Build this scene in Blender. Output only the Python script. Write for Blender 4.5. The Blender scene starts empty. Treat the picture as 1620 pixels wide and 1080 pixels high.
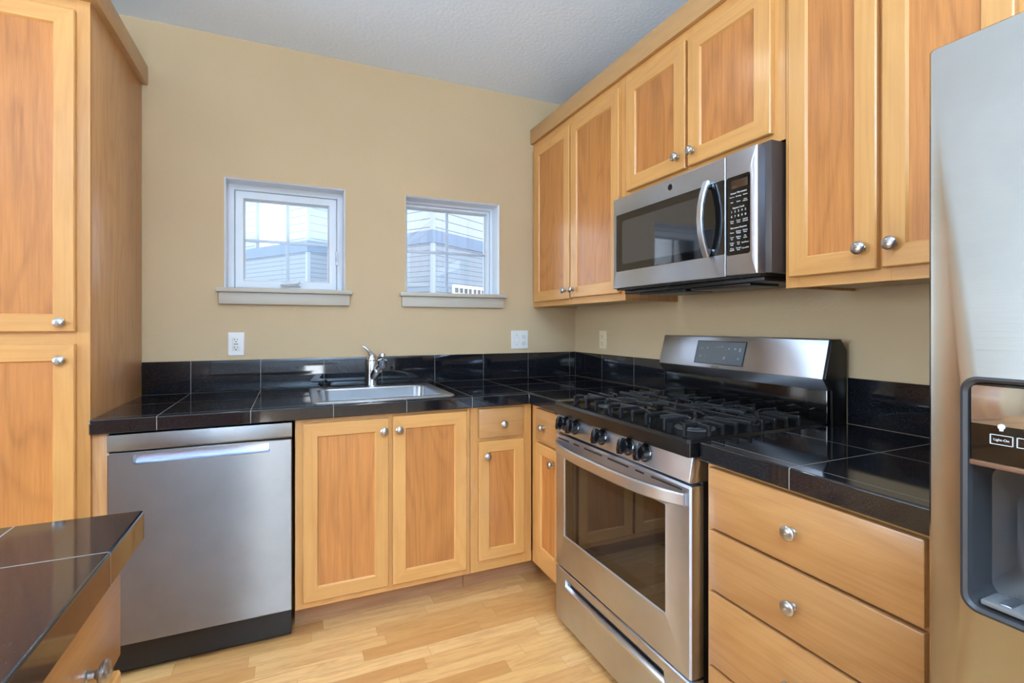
import bpy, bmesh, math, random
from mathutils import Vector, Matrix
random.seed(4)
PI = math.pi
S = bpy.context.scene
COL = S.collection

# ---------------------------------------------------------------- camera, sky, light, exposure
cam_d = bpy.data.cameras.new('camera')
cam = bpy.data.objects.new('camera', cam_d); COL.objects.link(cam)
cam.location = (-1.6651, -2.7208, 1.2334)
cam.rotation_euler = (PI / 2, 0, -0.4122)
cam_d.sensor_width = 36.0; cam_d.lens = 777.6115 / 1620 * 36
cam_d.shift_x = (810 - 802.79) / 1620; cam_d.shift_y = (514.29 - 540) / 1620
cam_d.clip_start = 0.02; cam_d.clip_end = 200
S.camera = cam

S.view_settings.view_transform = 'Standard'; S.view_settings.look = 'None'
S.view_settings.gamma = 1.0; S.view_settings.use_curve_mapping = False
S.view_settings.exposure = 0.27

W = bpy.data.worlds.new('overcast_sky'); S.world = W; W.use_nodes = True
W.node_tree.nodes['Background'].inputs[0].default_value = (0.88, 0.94, 1.0, 1)
W.node_tree.nodes['Background'].inputs[1].default_value = 2.7

def area(name, loc, rot, sx, sy, power, color=(1, 1, 1)):
    l = bpy.data.lights.new(name, 'AREA'); l.shape = 'RECTANGLE'; l.size = sx; l.size_y = sy
    l.energy = power; l.color = color
    o = bpy.data.objects.new(name, l); COL.objects.link(o); o.location = loc; o.rotation_euler = rot
    return o
# daylight at the unseen left window and a rear opening added for light
area('daylight_side_window', (-4.95, -1.55, 1.575), (PI / 2, 0, -PI / 2), 1.6, 1.35, 76, (0.68, 0.85, 1.0))
area('added_rear_daylight', (-2.185, -6.36, .92), (PI / 2, 0, 0), .47, 1.62, 34, (0.86, 0.94, 1.0))
# recessed ceiling lamps (their housings are built further down)
LAMPS = [(-1.22, -0.92), (-2.25, -0.95), (-1.22, -2.35), (-2.25, -2.35), (-1.7, -4.2), (-3.4, -3.4)]
for lx, ly in LAMPS:
    l = bpy.data.lights.new('ceiling_lamp', 'SPOT'); l.energy = 6 if lx < -2 else 20; l.shadow_soft_size = 0.08
    l.spot_size = math.radians(150); l.spot_blend = 0.9; l.color = (0.84, 0.92, 1.0)
    o = bpy.data.objects.new('ceiling_lamp', l); COL.objects.link(o); o.location = (lx, ly, 2.60)

# unseen uplight added behind the camera to brighten the ceiling and room
UPLIGHT_POS = (-1.8, -4.25, 1.75)
area('added_ceiling_uplight', UPLIGHT_POS, (PI, 0, 0), .5, .5, 340, (0.56, 0.78, 1.0))

# ---------------------------------------------------------------- materials
def lin(c):
    f = lambda v: v / 12.92 if v <= .04045 else ((v + .055) / 1.055) ** 2.4
    return tuple(f(x / 255.0) for x in c) + (1.0,)

def mat(name, rgb=(200, 200, 200), rough=.5, metal=0.0, spec=.5, coat=0.0, emit=None):
    m = bpy.data.materials.new(name); m.use_nodes = True
    b = m.node_tree.nodes['Principled BSDF']
    b.inputs['Base Color'].default_value = lin(rgb); b.inputs['Roughness'].default_value = rough
    b.inputs['Metallic'].default_value = metal; b.inputs['Specular IOR Level'].default_value = spec
    b.inputs['Coat Weight'].default_value = coat; b.inputs['Coat Roughness'].default_value = .08
    if emit:
        b.inputs['Emission Color'].default_value = lin(emit[0]); b.inputs['Emission Strength'].default_value = emit[1]
    return m

class N:
    """small node helper"""
    def __init__(s, m): s.t = m.node_tree; s.b = s.t.nodes['Principled BSDF']
    def add(s, kind, **kw):
        n = s.t.nodes.new(kind)
        for k, v in kw.items(): setattr(n, k, v)
        return n
    def link(s, a, b): s.t.links.new(a, b)
    def math(s, op, a, b=None, c=None, clamp=False):
        n = s.add('ShaderNodeMath', operation=op); n.use_clamp = clamp
        for i, v in enumerate((a, b, c)):
            if v is None: continue
            if isinstance(v, (int, float)): n.inputs[i].default_value = v
            else: s.link(v, n.inputs[i])
        return n.outputs[0]
    def mapping(s, scale=(1, 1, 1), loc=(0, 0, 0), rnd=0.0):
        tc = s.add('ShaderNodeTexCoord'); mp = s.add('ShaderNodeMapping')
        mp.inputs['Scale'].default_value = scale; mp.inputs['Location'].default_value = loc
        src = tc.outputs['Object']
        if rnd:
            oi = s.add('ShaderNodeObjectInfo')
            va = s.add('ShaderNodeVectorMath', operation='ADD')
            cv = s.add('ShaderNodeCombineXYZ')
            m1 = s.math('MULTIPLY', oi.outputs['Random'], rnd)
            for i in range(3): s.link(m1, cv.inputs[i])
            s.link(src, va.inputs[0]); s.link(cv.outputs[0], va.inputs[1]); src = va.outputs[0]
        s.link(src, mp.inputs['Vector']); return mp.outputs[0]
    def noise(s, vec, scale, detail=3, rough=.5, dist=0.0):
        n = s.add('ShaderNodeTexNoise'); n.inputs['Scale'].default_value = scale
        n.inputs['Detail'].default_value = detail; n.inputs['Roughness'].default_value = rough
        n.inputs['Distortion'].default_value = dist; s.link(vec, n.inputs['Vector']); return n.outputs['Fac']
    def ramp(s, fac, stops):
        n = s.add('ShaderNodeValToRGB'); cr = n.color_ramp
        while len(cr.elements) > 1: cr.elements.remove(cr.elements[-1])
        for i, (p, c) in enumerate(stops):
            e = cr.elements[0] if i == 0 else cr.elements.new(p)
            e.position = p; e.color = c
        s.link(fac, n.inputs[0]); return n.outputs[0]
    def mix(s, fac, a, b, mode='MIX'):
        n = s.add('ShaderNodeMix', data_type='RGBA', blend_type=mode)
        for k, v in ((0, fac), (6, a), (7, b)):
            if isinstance(v, (int, float)): n.inputs[k].default_value = v
            elif isinstance(v, tuple): n.inputs[k].default_value = v
            else: s.link(v, n.inputs[k])
        return n.outputs[2]
    def bump(s, h, strength=.3, dist=.002):
        n = s.add('ShaderNodeBump'); n.inputs['Strength'].default_value = strength
        n.inputs['Distance'].default_value = dist; s.link(h, n.inputs['Height']); s.link(n.outputs[0], s.b.inputs['Normal'])

def wood(name, light, dark, axis='z', figure=.5, rough=.34, coat=.25):
    """maple veneer / solid maple; grain runs along axis"""
    m = mat(name, light, rough, coat=coat); n = N(m); n.b.inputs['Coat Roughness'].default_value = .16
    def st(k): return {'z': (1, 1, k), 'x': (k, 1, 1), 'y': (1, k, 1)}[axis]
    warp = n.noise(n.mapping(st(.16), rnd=37.0), 4.2, 2, .45, .25)          # broad cathedral figure
    rings = n.math('MULTIPLY_ADD', n.math('SINE', n.math('MULTIPLY', warp, 90.0)), .5, .5)
    rings = n.math('POWER', rings, 3.0)
    fine = n.noise(n.mapping(st(.035), rnd=11.0), 135.0, 4, .7)            # pores
    mid = n.noise(n.mapping(st(.05), rnd=23.0), 38.0, 3, .6)                # streaks
    blot = n.noise(n.mapping(st(.4), rnd=5.0), 7.0, 3, .5)
    f = n.math('ADD', n.math('MULTIPLY', rings, .50 * figure), n.math('MULTIPLY', n.math('SUBTRACT', fine, .40), 2.6 * figure))
    f = n.math('ADD', f, n.math('MULTIPLY', n.math('SUBTRACT', mid, .45), 1.5 * figure))
    f = n.math('ADD', f, n.math('MULTIPLY', n.math('SUBTRACT', blot, .40), .5), clamp=True)
    col = n.mix(f, lin(light), lin(dark))
    oi = n.add('ShaderNodeObjectInfo')
    hs = n.add('ShaderNodeHueSaturation')
    n.link(n.math('MULTIPLY_ADD', oi.outputs['Random'], .10, .95), hs.inputs['Value']); n.link(col, hs.inputs['Color'])
    n.link(hs.outputs[0], n.b.inputs['Base Color'])
    n.bump(fine, .05, .001)
    return m

FR_L, FR_D = (207, 151, 86), (180, 120, 60)
PN_L, PN_D = (192, 124, 62), (142, 84, 38)
M = {}
M['frame_v'] = wood('maple_frame_vertical', FR_L, FR_D, 'z', .35)
M['frame_h'] = wood('maple_frame_horizontal', FR_L, FR_D, 'x', .35)
M['panel_v'] = wood('maple_veneer_panel', PN_L, PN_D, 'z', .5)
M['drawer_h'] = wood('maple_drawer_front', (184, 134, 82), (158, 106, 56), 'x', .45)
M['side_v'] = wood('maple_side_panel', (206, 152, 98), (168, 114, 68), 'z', .5)
M['trim_y'] = wood('maple_moulding', (184, 140, 90), (160, 114, 68), 'x', .3)
M['kick'] = wood('toe_kick_wood', (176, 128, 88), (140, 92, 58), 'x', .5, .5, 0)
M['melamine'] = mat('tan_melamine', (206, 184, 146), .6)

def wall_mat(name, rgb, bs=95.0, bst=.25, var=.03):
    m = mat(name, rgb, .75, spec=.25); n = N(m); v = n.mapping()
    h = n.noise(v, bs, 4, .55)
    c = n.noise(v, 2.0, 3, .5)
    a = tuple(min(255, q * (1 + var)) for q in rgb); b = tuple(q * (1 - var) for q in rgb)
    n.link(n.mix(c, lin(a), lin(b)), n.b.inputs['Base Color'])
    n.bump(h, bst, .004); return m
M['wall'] = wall_mat('tan_wall_paint', (199, 173, 137))
M['wall_pale'] = wall_mat('pale_grey_wall_paint', (214, 216, 220))
M['ceiling'] = wall_mat('white_textured_ceiling', (228, 240, 255), 60.0, .4, .01)
M['white'] = mat('white_trim_paint', (232, 230, 226), .45)
M['sillpaint'] = mat('off_white_sill_paint', (190, 180, 164), .45)
M['vinyl'] = mat('white_window_vinyl', (226, 232, 240), .35)
M['plate_w'] = mat('white_outlet_plastic', (232, 230, 226), .35)
M['plate_i'] = mat('ivory_outlet_plastic', (226, 206, 170), .35)
M['slot'] = mat('dark_slot', (30, 28, 26), .6)

# black granite tile with thin grout lines; the grid lies in object space which equals room space for counters
def granite(name, x0, y0, p=.2935, zlines=False):
    m = mat(name, (16, 17, 20), .07, spec=.6); n = N(m)
    tc = n.add('ShaderNodeTexCoord'); sp = n.add('ShaderNodeSeparateXYZ'); n.link(tc.outputs['Object'], sp.inputs[0])
    geo = n.add('ShaderNodeNewGeometry'); nsp = n.add('ShaderNodeSeparateXYZ'); n.link(geo.outputs['Normal'], nsp.inputs[0])
    def lines(c, o, w):
        q = n.math('DIVIDE', n.math('SUBTRACT', c, o), p)
        d = n.math('ABSOLUTE', n.math('SUBTRACT', n.math('FRACT', n.math('ADD', q, .5)), .5))
        return n.math('LESS_THAN', d, w / p)
    gx = lines(sp.outputs[0], x0, .0013); gy = lines(sp.outputs[1], y0, .0013)
    # a side face only shows the joints that cross it
    ax = n.math('LESS_THAN', n.math('ABSOLUTE', nsp.outputs[0]), .7); ay = n.math('LESS_THAN', n.math('ABSOLUTE', nsp.outputs[1]), .7)
    g = n.math('MAXIMUM', n.math('MULTIPLY', gx, ax), n.math('MULTIPLY', gy, ay))
    sv = n.mapping((1, 1, 1))
    sn = n.noise(sv, 420.0, 2, .6)
    speck = n.ramp(sn, [(0.0, lin((14, 15, 18))), (.60, lin((20, 21, 25))), (.74, lin((60, 64, 72)))])
    n.link(n.mix(g, speck, lin((120, 118, 114))), n.b.inputs['Base Color'])
    sm = n.noise(sv, 9.0, 4, .6)
    r = n.math('MULTIPLY_ADD', sm, .09, .012)
    n.link(n.math('ADD', r, n.math('MULTIPLY', g, .4)), n.b.inputs['Roughness'])
    return m
M['granite'] = granite('black_granite_tile', -.048, -.02)
M['granite_r'] = granite('black_granite_tile_right', -.313, -1.964)
M['granite_i'] = granite('black_granite_tile_island', -2.07, -1.861)

def steel(name, rgb, rough=.34, aniso=.9, vertical_streak=True):
    m = mat(name, rgb, rough, 1.0); n = N(m)
    n.b.inputs['Anisotropic'].default_value = aniso
    n.b.inputs['Anisotropic Rotation'].default_value = .25 if vertical_streak else 0.0
    t = n.add('ShaderNodeTangent', direction_type='RADIAL', axis='Z'); n.link(t.outputs[0], n.b.inputs['Tangent'])
    v = n.mapping((1.5, 1.5, 160) if vertical_streak else (160, 160, 1.5))
    h = n.noise(v, 6.0, 3, .6)
    r = n.math('MULTIPLY_ADD', h, .14, rough - .07); n.link(r, n.b.inputs['Roughness'])
    sm = n.noise(n.mapping(), 7.0, 4, .6)
    a = tuple(min(255, q * 1.05) for q in rgb); b = tuple(q * .93 for q in rgb)
    n.link(n.mix(sm, lin(a), lin(b)), n.b.inputs['Base Color'])
    return m
M['steel'] = steel('brushed_stainless', (206, 213, 227))
M['steel_dw'] = steel('brushed_stainless_dishwasher', (140, 138, 137), .34, .95)
M['steel_fr'] = steel('brushed_stainless_fridge', (172, 170, 165), .22, .0)
M['steel_sink'] = mat('satin_sink_steel', (176, 180, 186), .3, 1.0)
M['steel_bright'] = mat('satin_trim_steel', (206, 210, 218), .30, 1.0)
M['nickel'] = mat('satin_nickel', (178, 176, 174), .30, 1.0)
M['chrome'] = mat('chrome', (206, 210, 215), .20, 1.0)
M['black_gloss'] = mat('black_enamel', (12, 12, 13), .10, coat=.3)
M['enamel'] = mat('black_cooktop_enamel', (14, 14, 15), .22)
M['black_satin'] = mat('black_plastic', (18, 18, 19), .38)
M['black_glass'] = mat('black_oven_glass', (14, 13, 13), .03, spec=.8)
M['oven_glass'] = mat('oven_inner_glass', (30, 28, 27), .03, spec=.9)
M['micro_glass'] = mat('microwave_door_glass', (34, 37, 42), .03, spec=1.0, coat=.6)
M['iron'] = mat('cast_iron', (26, 27, 29), .34)
M['bronze_side'] = mat('dark_painted_appliance_side', (62, 50, 44), .35)
M['grey_side'] = mat('dark_grey_appliance_side', (70, 70, 72), .5)
M['rubber'] = mat('black_rubber', (20, 20, 20), .6)
M['display'] = mat('grey_display_glass', (98, 102, 106), .12)
M['text_w'] = mat('white_print', (225, 225, 222), .6)
M['text_g'] = mat('grey_print', (196, 198, 200), .6)
M['text_d'] = mat('dark_print', (74, 76, 80), .6)
M['amber'] = mat('unlit_amber_display', (58, 34, 14), .25)
M['disp_grey'] = mat('dispenser_cavity_plastic', (44, 44, 46), .4)
M['disp_tray'] = mat('dispenser_tray_plastic', (112, 112, 112), .35)
M['mirror_strip'] = mat('dispenser_gloss_panel', (176, 178, 180), .08, .9)
M['copper'] = mat('brown_edge_strip', (110, 78, 58), .3)

def floor_mat():
    m = mat('maple_strip_floor', (222, 178, 118), .28, coat=.15); n = N(m)
    tc = n.add('ShaderNodeTexCoord'); sp = n.add('ShaderNodeSeparateXYZ'); n.link(tc.outputs['Object'], sp.inputs[0])
    wd, ln = .066, .46
    row = n.math('FLOOR', n.math('DIVIDE', sp.outputs[1], wd))
    wn = n.add('ShaderNodeTexWhiteNoise', noise_dimensions='1D'); n.link(row, wn.inputs['W'])
    xs = n.math('ADD', n.math('DIVIDE', sp.outputs[0], ln), n.math('MULTIPLY', wn.outputs['Value'], 13.7))
    cell = n.math('FLOOR', xs)
    cv = n.add('ShaderNodeCombineXYZ'); n.link(row, cv.inputs[0]); n.link(cell, cv.inputs[1])
    w2 = n.add('ShaderNodeTexWhiteNoise', noise_dimensions='3D'); n.link(cv.outputs[0], w2.inputs['Vector'])
    va = n.add('ShaderNodeVectorMath', operation='MULTIPLY_ADD')
    n.link(w2.outputs['Color'], va.inputs[0]); va.inputs[1].default_value = (40, 40, 40); n.link(tc.outputs['Object'], va.inputs[2])
    mp = n.add('ShaderNodeMapping'); mp.inputs['Scale'].default_value = (1, 9, 1); n.link(va.outputs[0], mp.inputs['Vector'])
    g1 = n.noise(mp.outputs[0], 5.0, 5, .6, .6)
    g2 = n.noise(mp.outputs[0], 28.0, 3, .6)
    tone = n.ramp(w2.outputs['Value'], [(0, lin((196, 138, 78))), (.35, lin((220, 168, 104))), (.7, lin((230, 182, 120))), (1, lin((208, 152, 92)))])
    f = n.math('ADD', n.math('MULTIPLY', n.math('SUBTRACT', g1, .42), 2.0), n.math('MULTIPLY', n.math('SUBTRACT', g2, .5), .6), clamp=True)
    col = n.mix(f, tone, lin((176, 118, 66)))
    streak = n.ramp(n.noise(mp.outputs[0], 8.0, 4, .7, .2), [(.64, (0, 0, 0, 1)), (.74, (1, 1, 1, 1))])
    col = n.mix(n.math('MULTIPLY', streak, .45), col, lin((110, 66, 34)))
    fy = n.math('FRACT', n.math('DIVIDE', sp.outputs[1], wd)); fx = n.math('FRACT', xs)
    j = n.math('MAXIMUM', n.math('LESS_THAN', fy, .018), n.math('LESS_THAN', fx, .0035))
    col = n.mix(n.math('MULTIPLY', j, .45), col, lin((120, 78, 44)))
    n.link(col, n.b.inputs['Base Color'])
    return m
M['floor'] = floor_mat()

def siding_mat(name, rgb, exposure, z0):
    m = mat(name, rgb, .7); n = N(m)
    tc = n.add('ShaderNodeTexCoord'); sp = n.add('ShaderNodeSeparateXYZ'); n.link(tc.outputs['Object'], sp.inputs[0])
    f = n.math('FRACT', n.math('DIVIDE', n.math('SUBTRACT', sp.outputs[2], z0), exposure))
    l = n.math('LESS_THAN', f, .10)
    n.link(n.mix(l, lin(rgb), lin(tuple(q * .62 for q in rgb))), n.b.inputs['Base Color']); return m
M['siding_lo'] = siding_mat('shade_tinted_lap_siding', (140, 149, 160), .128, 0)  # lower siding: bluish shade put into the board colour
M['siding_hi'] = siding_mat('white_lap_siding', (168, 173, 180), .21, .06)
M['band'] = mat('blue_grey_band_board', (112, 128, 150), .7)
M['corner'] = mat('pale_corner_board', (160, 169, 181), .7)

def glass_mat():
    m = bpy.data.materials.new('window_glass'); m.use_nodes = True; t = m.node_tree; t.nodes.clear()
    o = t.nodes.new('ShaderNodeOutputMaterial'); mx = t.nodes.new('ShaderNodeMixShader')
    tr = t.nodes.new('ShaderNodeBsdfTransparent'); gl = t.nodes.new('ShaderNodeBsdfGlossy'); fr = t.nodes.new('ShaderNodeFresnel')
    tr.inputs[0].default_value = (.96, .98, 1, 1); gl.inputs['Roughness'].default_value = 0.0; fr.inputs[0].default_value = 1.45
    t.links.new(fr.outputs[0], mx.inputs[0]); t.links.new(tr.outputs[0], mx.inputs[1]); t.links.new(gl.outputs[0], mx.inputs[2]); t.links.new(mx.outputs[0], o.inputs[0])
    return m
M['glass'] = glass_mat()

# ---------------------------------------------------------------- mesh builder
class B:
    def __init__(s, off=(0, 0, 0)): s.bm = bmesh.new(); s.off = Vector(off)
    def v(s, p): return s.bm.verts.new(Vector(p) - s.off)
    def face(s, vs, mi=0):
        try: f = s.bm.faces.new(vs)
        except ValueError: return None
        f.material_index = mi; return f
    def box(s, x0, x1, y0, y1, z0, z1, bev=0.0, mi=0, seg=2):
        x0, x1 = min(x0, x1), max(x0, x1); y0, y1 = min(y0, y1), max(y0, y1); z0, z1 = min(z0, z1), max(z0, z1)
        c = [s.v((x, y, z)) for z in (z0, z1) for y in (y0, y1) for x in (x0, x1)]
        fs = [(0, 2, 3, 1), (4, 5, 7, 6), (0, 1, 5, 4), (2, 6, 7, 3), (0, 4, 6, 2), (1, 3, 7, 5)]
        faces = [s.face([c[i] for i in f], mi) for f in fs]
        if bev > 0:
            es = list({e for f in faces for e in f.edges})
            bmesh.ops.bevel(s.bm, geom=es, offset=bev, segments=seg, profile=.5, affect='EDGES', material=-1)
        return s
    def prism(s, poly, lo, hi, plane='yz', mi=0, bev=0.0):
        """poly in plane (a,b) extruded along the third axis"""
        def P(a, b, t):
            return {'yz': (t, a, b), 'xz': (a, t, b), 'xy': (a, b, t)}[plane]
        A = [s.v(P(a, b, lo)) for a, b in poly]; C = [s.v(P(a, b, hi)) for a, b in poly]
        fs = [s.face(A, mi), s.face(C[::-1], mi)]
        n = len(poly)
        for i in range(n): fs.append(s.face([A[i], C[i], C[(i + 1) % n], A[(i + 1) % n]], mi))
        fs = [f for f in fs if f]
        bmesh.ops.recalc_face_normals(s.bm, faces=fs)
        if bev > 0:
            es = list({e for f in fs for e in f.edges})
            bmesh.ops.bevel(s.bm, geom=es, offset=bev, segments=2, profile=.5, affect='EDGES', material=-1)
        return s
    def lathe(s, prof, org, axis=(0, 0, 1), seg=24, mi=0, sx=1.0):
        """prof: list of (radius, height along axis)"""
        ax = Vector(axis).normalized(); q = ax.to_track_quat('Z', 'Y'); org = Vector(org)
        rings = []
        for r, h in prof:
            if r < 1e-6: rings.append([s.v(org + ax * h)])
            else: rings.append([s.v(org + q @ Vector((r * math.cos(2 * PI * i / seg) * sx, r * math.sin(2 * PI * i / seg), h))) for i in range(seg)])
        fs = []
        for a, b in zip(rings, rings[1:]):
            for i in range(seg):
                j = (i + 1) % seg
                if len(a) == 1 and len(b) == 1: continue
                if len(a) == 1: fs.append(s.face([a[0], b[i], b[j]], mi))
                elif len(b) == 1: fs.append(s.face([a[i], a[j], b[0]], mi))
                else: fs.append(s.face([a[i], a[j], b[j], b[i]], mi))
        if len(rings[0]) > 1: fs.append(s.face(rings[0][::-1], mi))
        if len(rings[-1]) > 1: fs.append(s.face(rings[-1], mi))
        fs = [f for f in fs if f]
        bmesh.ops.recalc_face_normals(s.bm, faces=fs)
        return s
    def tube(s, pts, rad, seg=12, mi=0, flat=None, up=(0, 0, 1)):
        """round (or rectangular when flat=(w,h)) sweep along pts; rad may be a list"""
        pts = [Vector(p) for p in pts]; n = len(pts); rings = []
        up = Vector(up)
        for i, p in enumerate(pts):
            t = (pts[min(i + 1, n - 1)] - pts[max(i - 1, 0)]).normalized()
            sd = t.cross(up)
            if sd.length < 1e-4: sd = t.cross(Vector((1, 0, 0)))
            sd.normalize(); u2 = sd.cross(t).normalized()
            if flat:
                w, h = flat[i] if isinstance(flat[0], (tuple, list)) else flat
                b = min(w, h) * .25
                prof = [(-w / 2 + b, -h / 2), (w / 2 - b, -h / 2), (w / 2, -h / 2 + b), (w / 2, h / 2 - b), (w / 2 - b, h / 2), (-w / 2 + b, h / 2), (-w / 2, h / 2 - b), (-w / 2, -h / 2 + b)]
                rings.append([s.v(p + sd * a + u2 * c) for a, c in prof])
            else:
                r = rad[i] if isinstance(rad, (list, tuple)) else rad
                rings.append([s.v(p + sd * (r * math.cos(2 * PI * k / seg)) + u2 * (r * math.sin(2 * PI * k / seg))) for k in range(seg)])
        fs = []
        for a, b in zip(rings, rings[1:]):
            m = len(a)
            for k in range(m): fs.append(s.face([a[k], a[(k + 1) % m], b[(k + 1) % m], b[k]], mi))
        fs += [s.face(rings[0][::-1], mi), s.face(rings[-1], mi)]
        fs = [f for f in fs if f]
        bmesh.ops.recalc_face_normals(s.bm, faces=fs)
        return s
    def rings(s, loops, plane='xz', k=1, mats=None, cap_last=None, cap_first=None):
        """loops: (a0,a1,b0,b1,radius,depth): rounded rectangles joined by quads.
        mats: per ring index or (side,rail) pair; plane 'xz' -> depth is y, 'xy' -> depth is z"""
        def P(a, b, d): return (a, d, b) if plane == 'xz' else (a, b, d)
        R = []
        for a0, a1, b0, b1, r, d in loops:
            r = max(r, 1e-4) if k > 1 else 0
            ring = []
            for (ca, cb, st) in ((a1 - r, b1 - r, 0), (a0 + r, b1 - r, 1), (a0 + r, b0 + r, 2), (a1 - r, b0 + r, 3)):
                for i in range(k):
                    an = PI / 2 * (st + (i / (k - 1) if k > 1 else .5))
                    ring.append(s.v(P(ca + r * math.cos(an), cb + r * math.sin(an), d)))
            R.append(ring)
        fs = []
        for li, (A, C) in enumerate(zip(R, R[1:])):
            n = len(A); mm = (mats[li] if mats else 0)
            for i in range(n):
                j = (i + 1) % n
                if isinstance(mm, tuple):
                    side = (i // k) % 2 if (i + 1) % k == 0 else None   # 0: top/bottom edge, 1: left/right edge
                    mi = mm[0] if side == 1 else mm[1]
                    if side is None: mi = mm[1]
                else: mi = mm
                fs.append(s.face([A[i], A[j], C[j], C[i]], mi))
        if cap_last is not None: fs.append(s.face(R[-1], cap_last))
        if cap_first is not None: fs.append(s.face(R[0][::-1], cap_first))
        fs = [f for f in fs if f]
        return s
    def grid(s, xs, ys, occ, z0, z1, mi=0, plane='xy'):
        """solid from occupied cells of a grid, so walls and counters can carry holes"""
        def P(a, b, d): return (a, b, d) if plane == 'xy' else ((a, d, b) if plane == 'xz' else (d, a, b))
        V = {}
        def g(i, j, t):
            if (i, j, t) not in V: V[(i, j, t)] = s.v(P(xs[i], ys[j], z1 if t else z0))
            return V[(i, j, t)]
        O = {(i, j) for i in range(len(xs) - 1) for j in range(len(ys) - 1) if occ((xs[i] + xs[i + 1]) / 2, (ys[j] + ys[j + 1]) / 2)}
        fs = []
        for i, j in O:
            fs.append(s.face([g(i, j, 1), g(i + 1, j, 1), g(i + 1, j + 1, 1), g(i, j + 1, 1)], mi))
            fs.append(s.face([g(i, j, 0), g(i, j + 1, 0), g(i + 1, j + 1, 0), g(i + 1, j, 0)], mi))
            for di, dj, a, b in ((-1, 0, (i, j), (i, j + 1)), (1, 0, (i + 1, j + 1), (i + 1, j)), (0, -1, (i + 1, j), (i, j)), (0, 1, (i, j + 1), (i + 1, j + 1))):
                if (i + di, j + dj) not in O:
                    fs.append(s.face([g(*a, 0), g(*b, 0), g(*b, 1), g(*a, 1)], mi))
        bmesh.ops.recalc_face_normals(s.bm, faces=[f for f in fs if f])
        return s
    def build(s, name, mats, parent=None, recalc=False, smooth=True, bevel=0.0):
        bm = s.bm
        if recalc: bmesh.ops.recalc_face_normals(bm, faces=bm.faces)
        bm.normal_update()
        for f in bm.faces: f.smooth = smooth
        for e in bm.edges:
            if len(e.link_faces) == 2:
                e.smooth = e.calc_face_angle(0) < math.radians(32)
            else: e.smooth = False
        me = bpy.data.meshes.new(name); bm.to_mesh(me); bm.free()
        for m in (mats if isinstance(mats, (list, tuple)) else [mats]): me.materials.append(M[m] if isinstance(m, str) else m)
        o = bpy.data.objects.new(name, me); COL.objects.link(o)
        if parent: o.parent = parent
        if bevel:
            md = o.modifiers.new('bevel', 'BEVEL'); md.width = bevel; md.segments = 2; md.limit_method = 'ANGLE'; md.angle_limit = math.radians(40)
        return o

def tag(o, label=None, cat=None, group=None, kind=None):
    for k, v in (('label', label), ('category', cat), ('group', group), ('kind', kind)):
        if v: o[k] = v
    return o

class Thing:
    """an Empty at the thing's base. frame: B back wall (x right, y into wall), R right wall, I island (faces +x)"""
    ROT = {'B': 0.0, 'R': -PI / 2, 'I': PI / 2}
    def __init__(s, name, label, cat, org, frame='B', group=None):
        s.org = Vector(org); e = bpy.data.objects.new(name, None); COL.objects.link(e); e.empty_display_size = .1
        r = s.ROT[frame]; e.rotation_euler = (0, 0, r); e.location = Matrix.Rotation(r, 4, 'Z') @ s.org
        s.e = e; tag(e, label, cat, group)
    def b(s): return B(s.org)
    def part(s, name, b, mats, parent=None, label=None, bevel=0.0, recalc=False):
        o = b.build(name, mats, parent or s.e, bevel=bevel, recalc=recalc)
        if label: o['label'] = label
        return o

def text_bm(b, items, normal_y=-1):
    """flat printed lettering: (string, x, z, height, y[, tilt function]) centred at x"""
    for it in items:
        st, x, z, h, y = it[:5]
        cu = bpy.data.curves.new('t', 'FONT'); cu.body = st; cu.size = h; cu.align_x = 'CENTER'; cu.align_y = 'CENTER'
        cu.extrude = 0.0002
        ob = bpy.data.objects.new('t', cu); COL.objects.link(ob)
        dg = bpy.context.evaluated_depsgraph_get(); me = bpy.data.meshes.new_from_object(ob.evaluated_get(dg))
        mi = it[6] if len(it) > 6 else 0
        vm = {}
        for v in me.vertices:
            p = (x + v.co.x, y - v.co.z, z + v.co.y)
            if len(it) > 5 and it[5]: p = it[5](p)
            vm[v.index] = b.v(p)
        for f in me.polygons: b.face([vm[i] for i in f.vertices], mi)
        bpy.data.objects.remove(ob); bpy.data.curves.remove(cu); bpy.data.meshes.remove(me)
    return b

# ---------------------------------------------------------------- room shell
CZ = 2.63
XL, YR = -5.1, -6.5           # far left and rear walls of the open room behind the camera
def struct(o): o['kind'] = 'structure'; return o
W1 = (-1.967, -1.410, 1.408, 1.951); W2 = (-1.092, -.529, 1.408, 1.955)
holes = [W1, W2]
b = B(); xs = sorted({XL - .15, .15} | {q for h in holes for q in h[:2]}); zs = sorted({-.1, CZ + .1} | {q for h in holes for q in h[2:]})
b.grid(xs, zs, lambda x, z: not any(h[0] < x < h[1] and h[2] < z < h[3] for h in holes), 0, .16, plane='xz')
struct(b.build('wall_back', 'wall'))
struct(B().box(0, .15, YR - .15, 0, -.1, CZ + .1).build('wall_right', 'wall'))
LW = (-2.4, -.7, .9, 2.25)
b = B(); ys = sorted({YR - .15, 0, LW[0], LW[1]}); zs = sorted({-.1, CZ + .1, LW[2], LW[3]})
b.grid(ys, zs, lambda y, z: not (LW[0] < y < LW[1] and LW[2] < z < LW[3]), XL - .15, XL, plane='yz')
struct(b.build('wall_left', 'wall_pale'))
RW = (-2.42, -1.95, .1, 1.74)  # unseen narrow rear opening, added to supply light
b = B(); xs = sorted({XL, 0, RW[0], RW[1]}); zs = sorted({-.1, CZ + .1, RW[2], RW[3]})
b.grid(xs, zs, lambda x, z: not (RW[0] < x < RW[1] and RW[2] < z < RW[3]), YR - .15, YR, plane='xz')
struct(b.build('wall_rear', 'wall_pale'))
struct(B().box(XL, 0, YR, 0, CZ, CZ + .1).build('ceiling', 'ceiling'))
struct(B().box(XL, 0, YR, 0, -.1, 0).build('floor', 'floor'))

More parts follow.
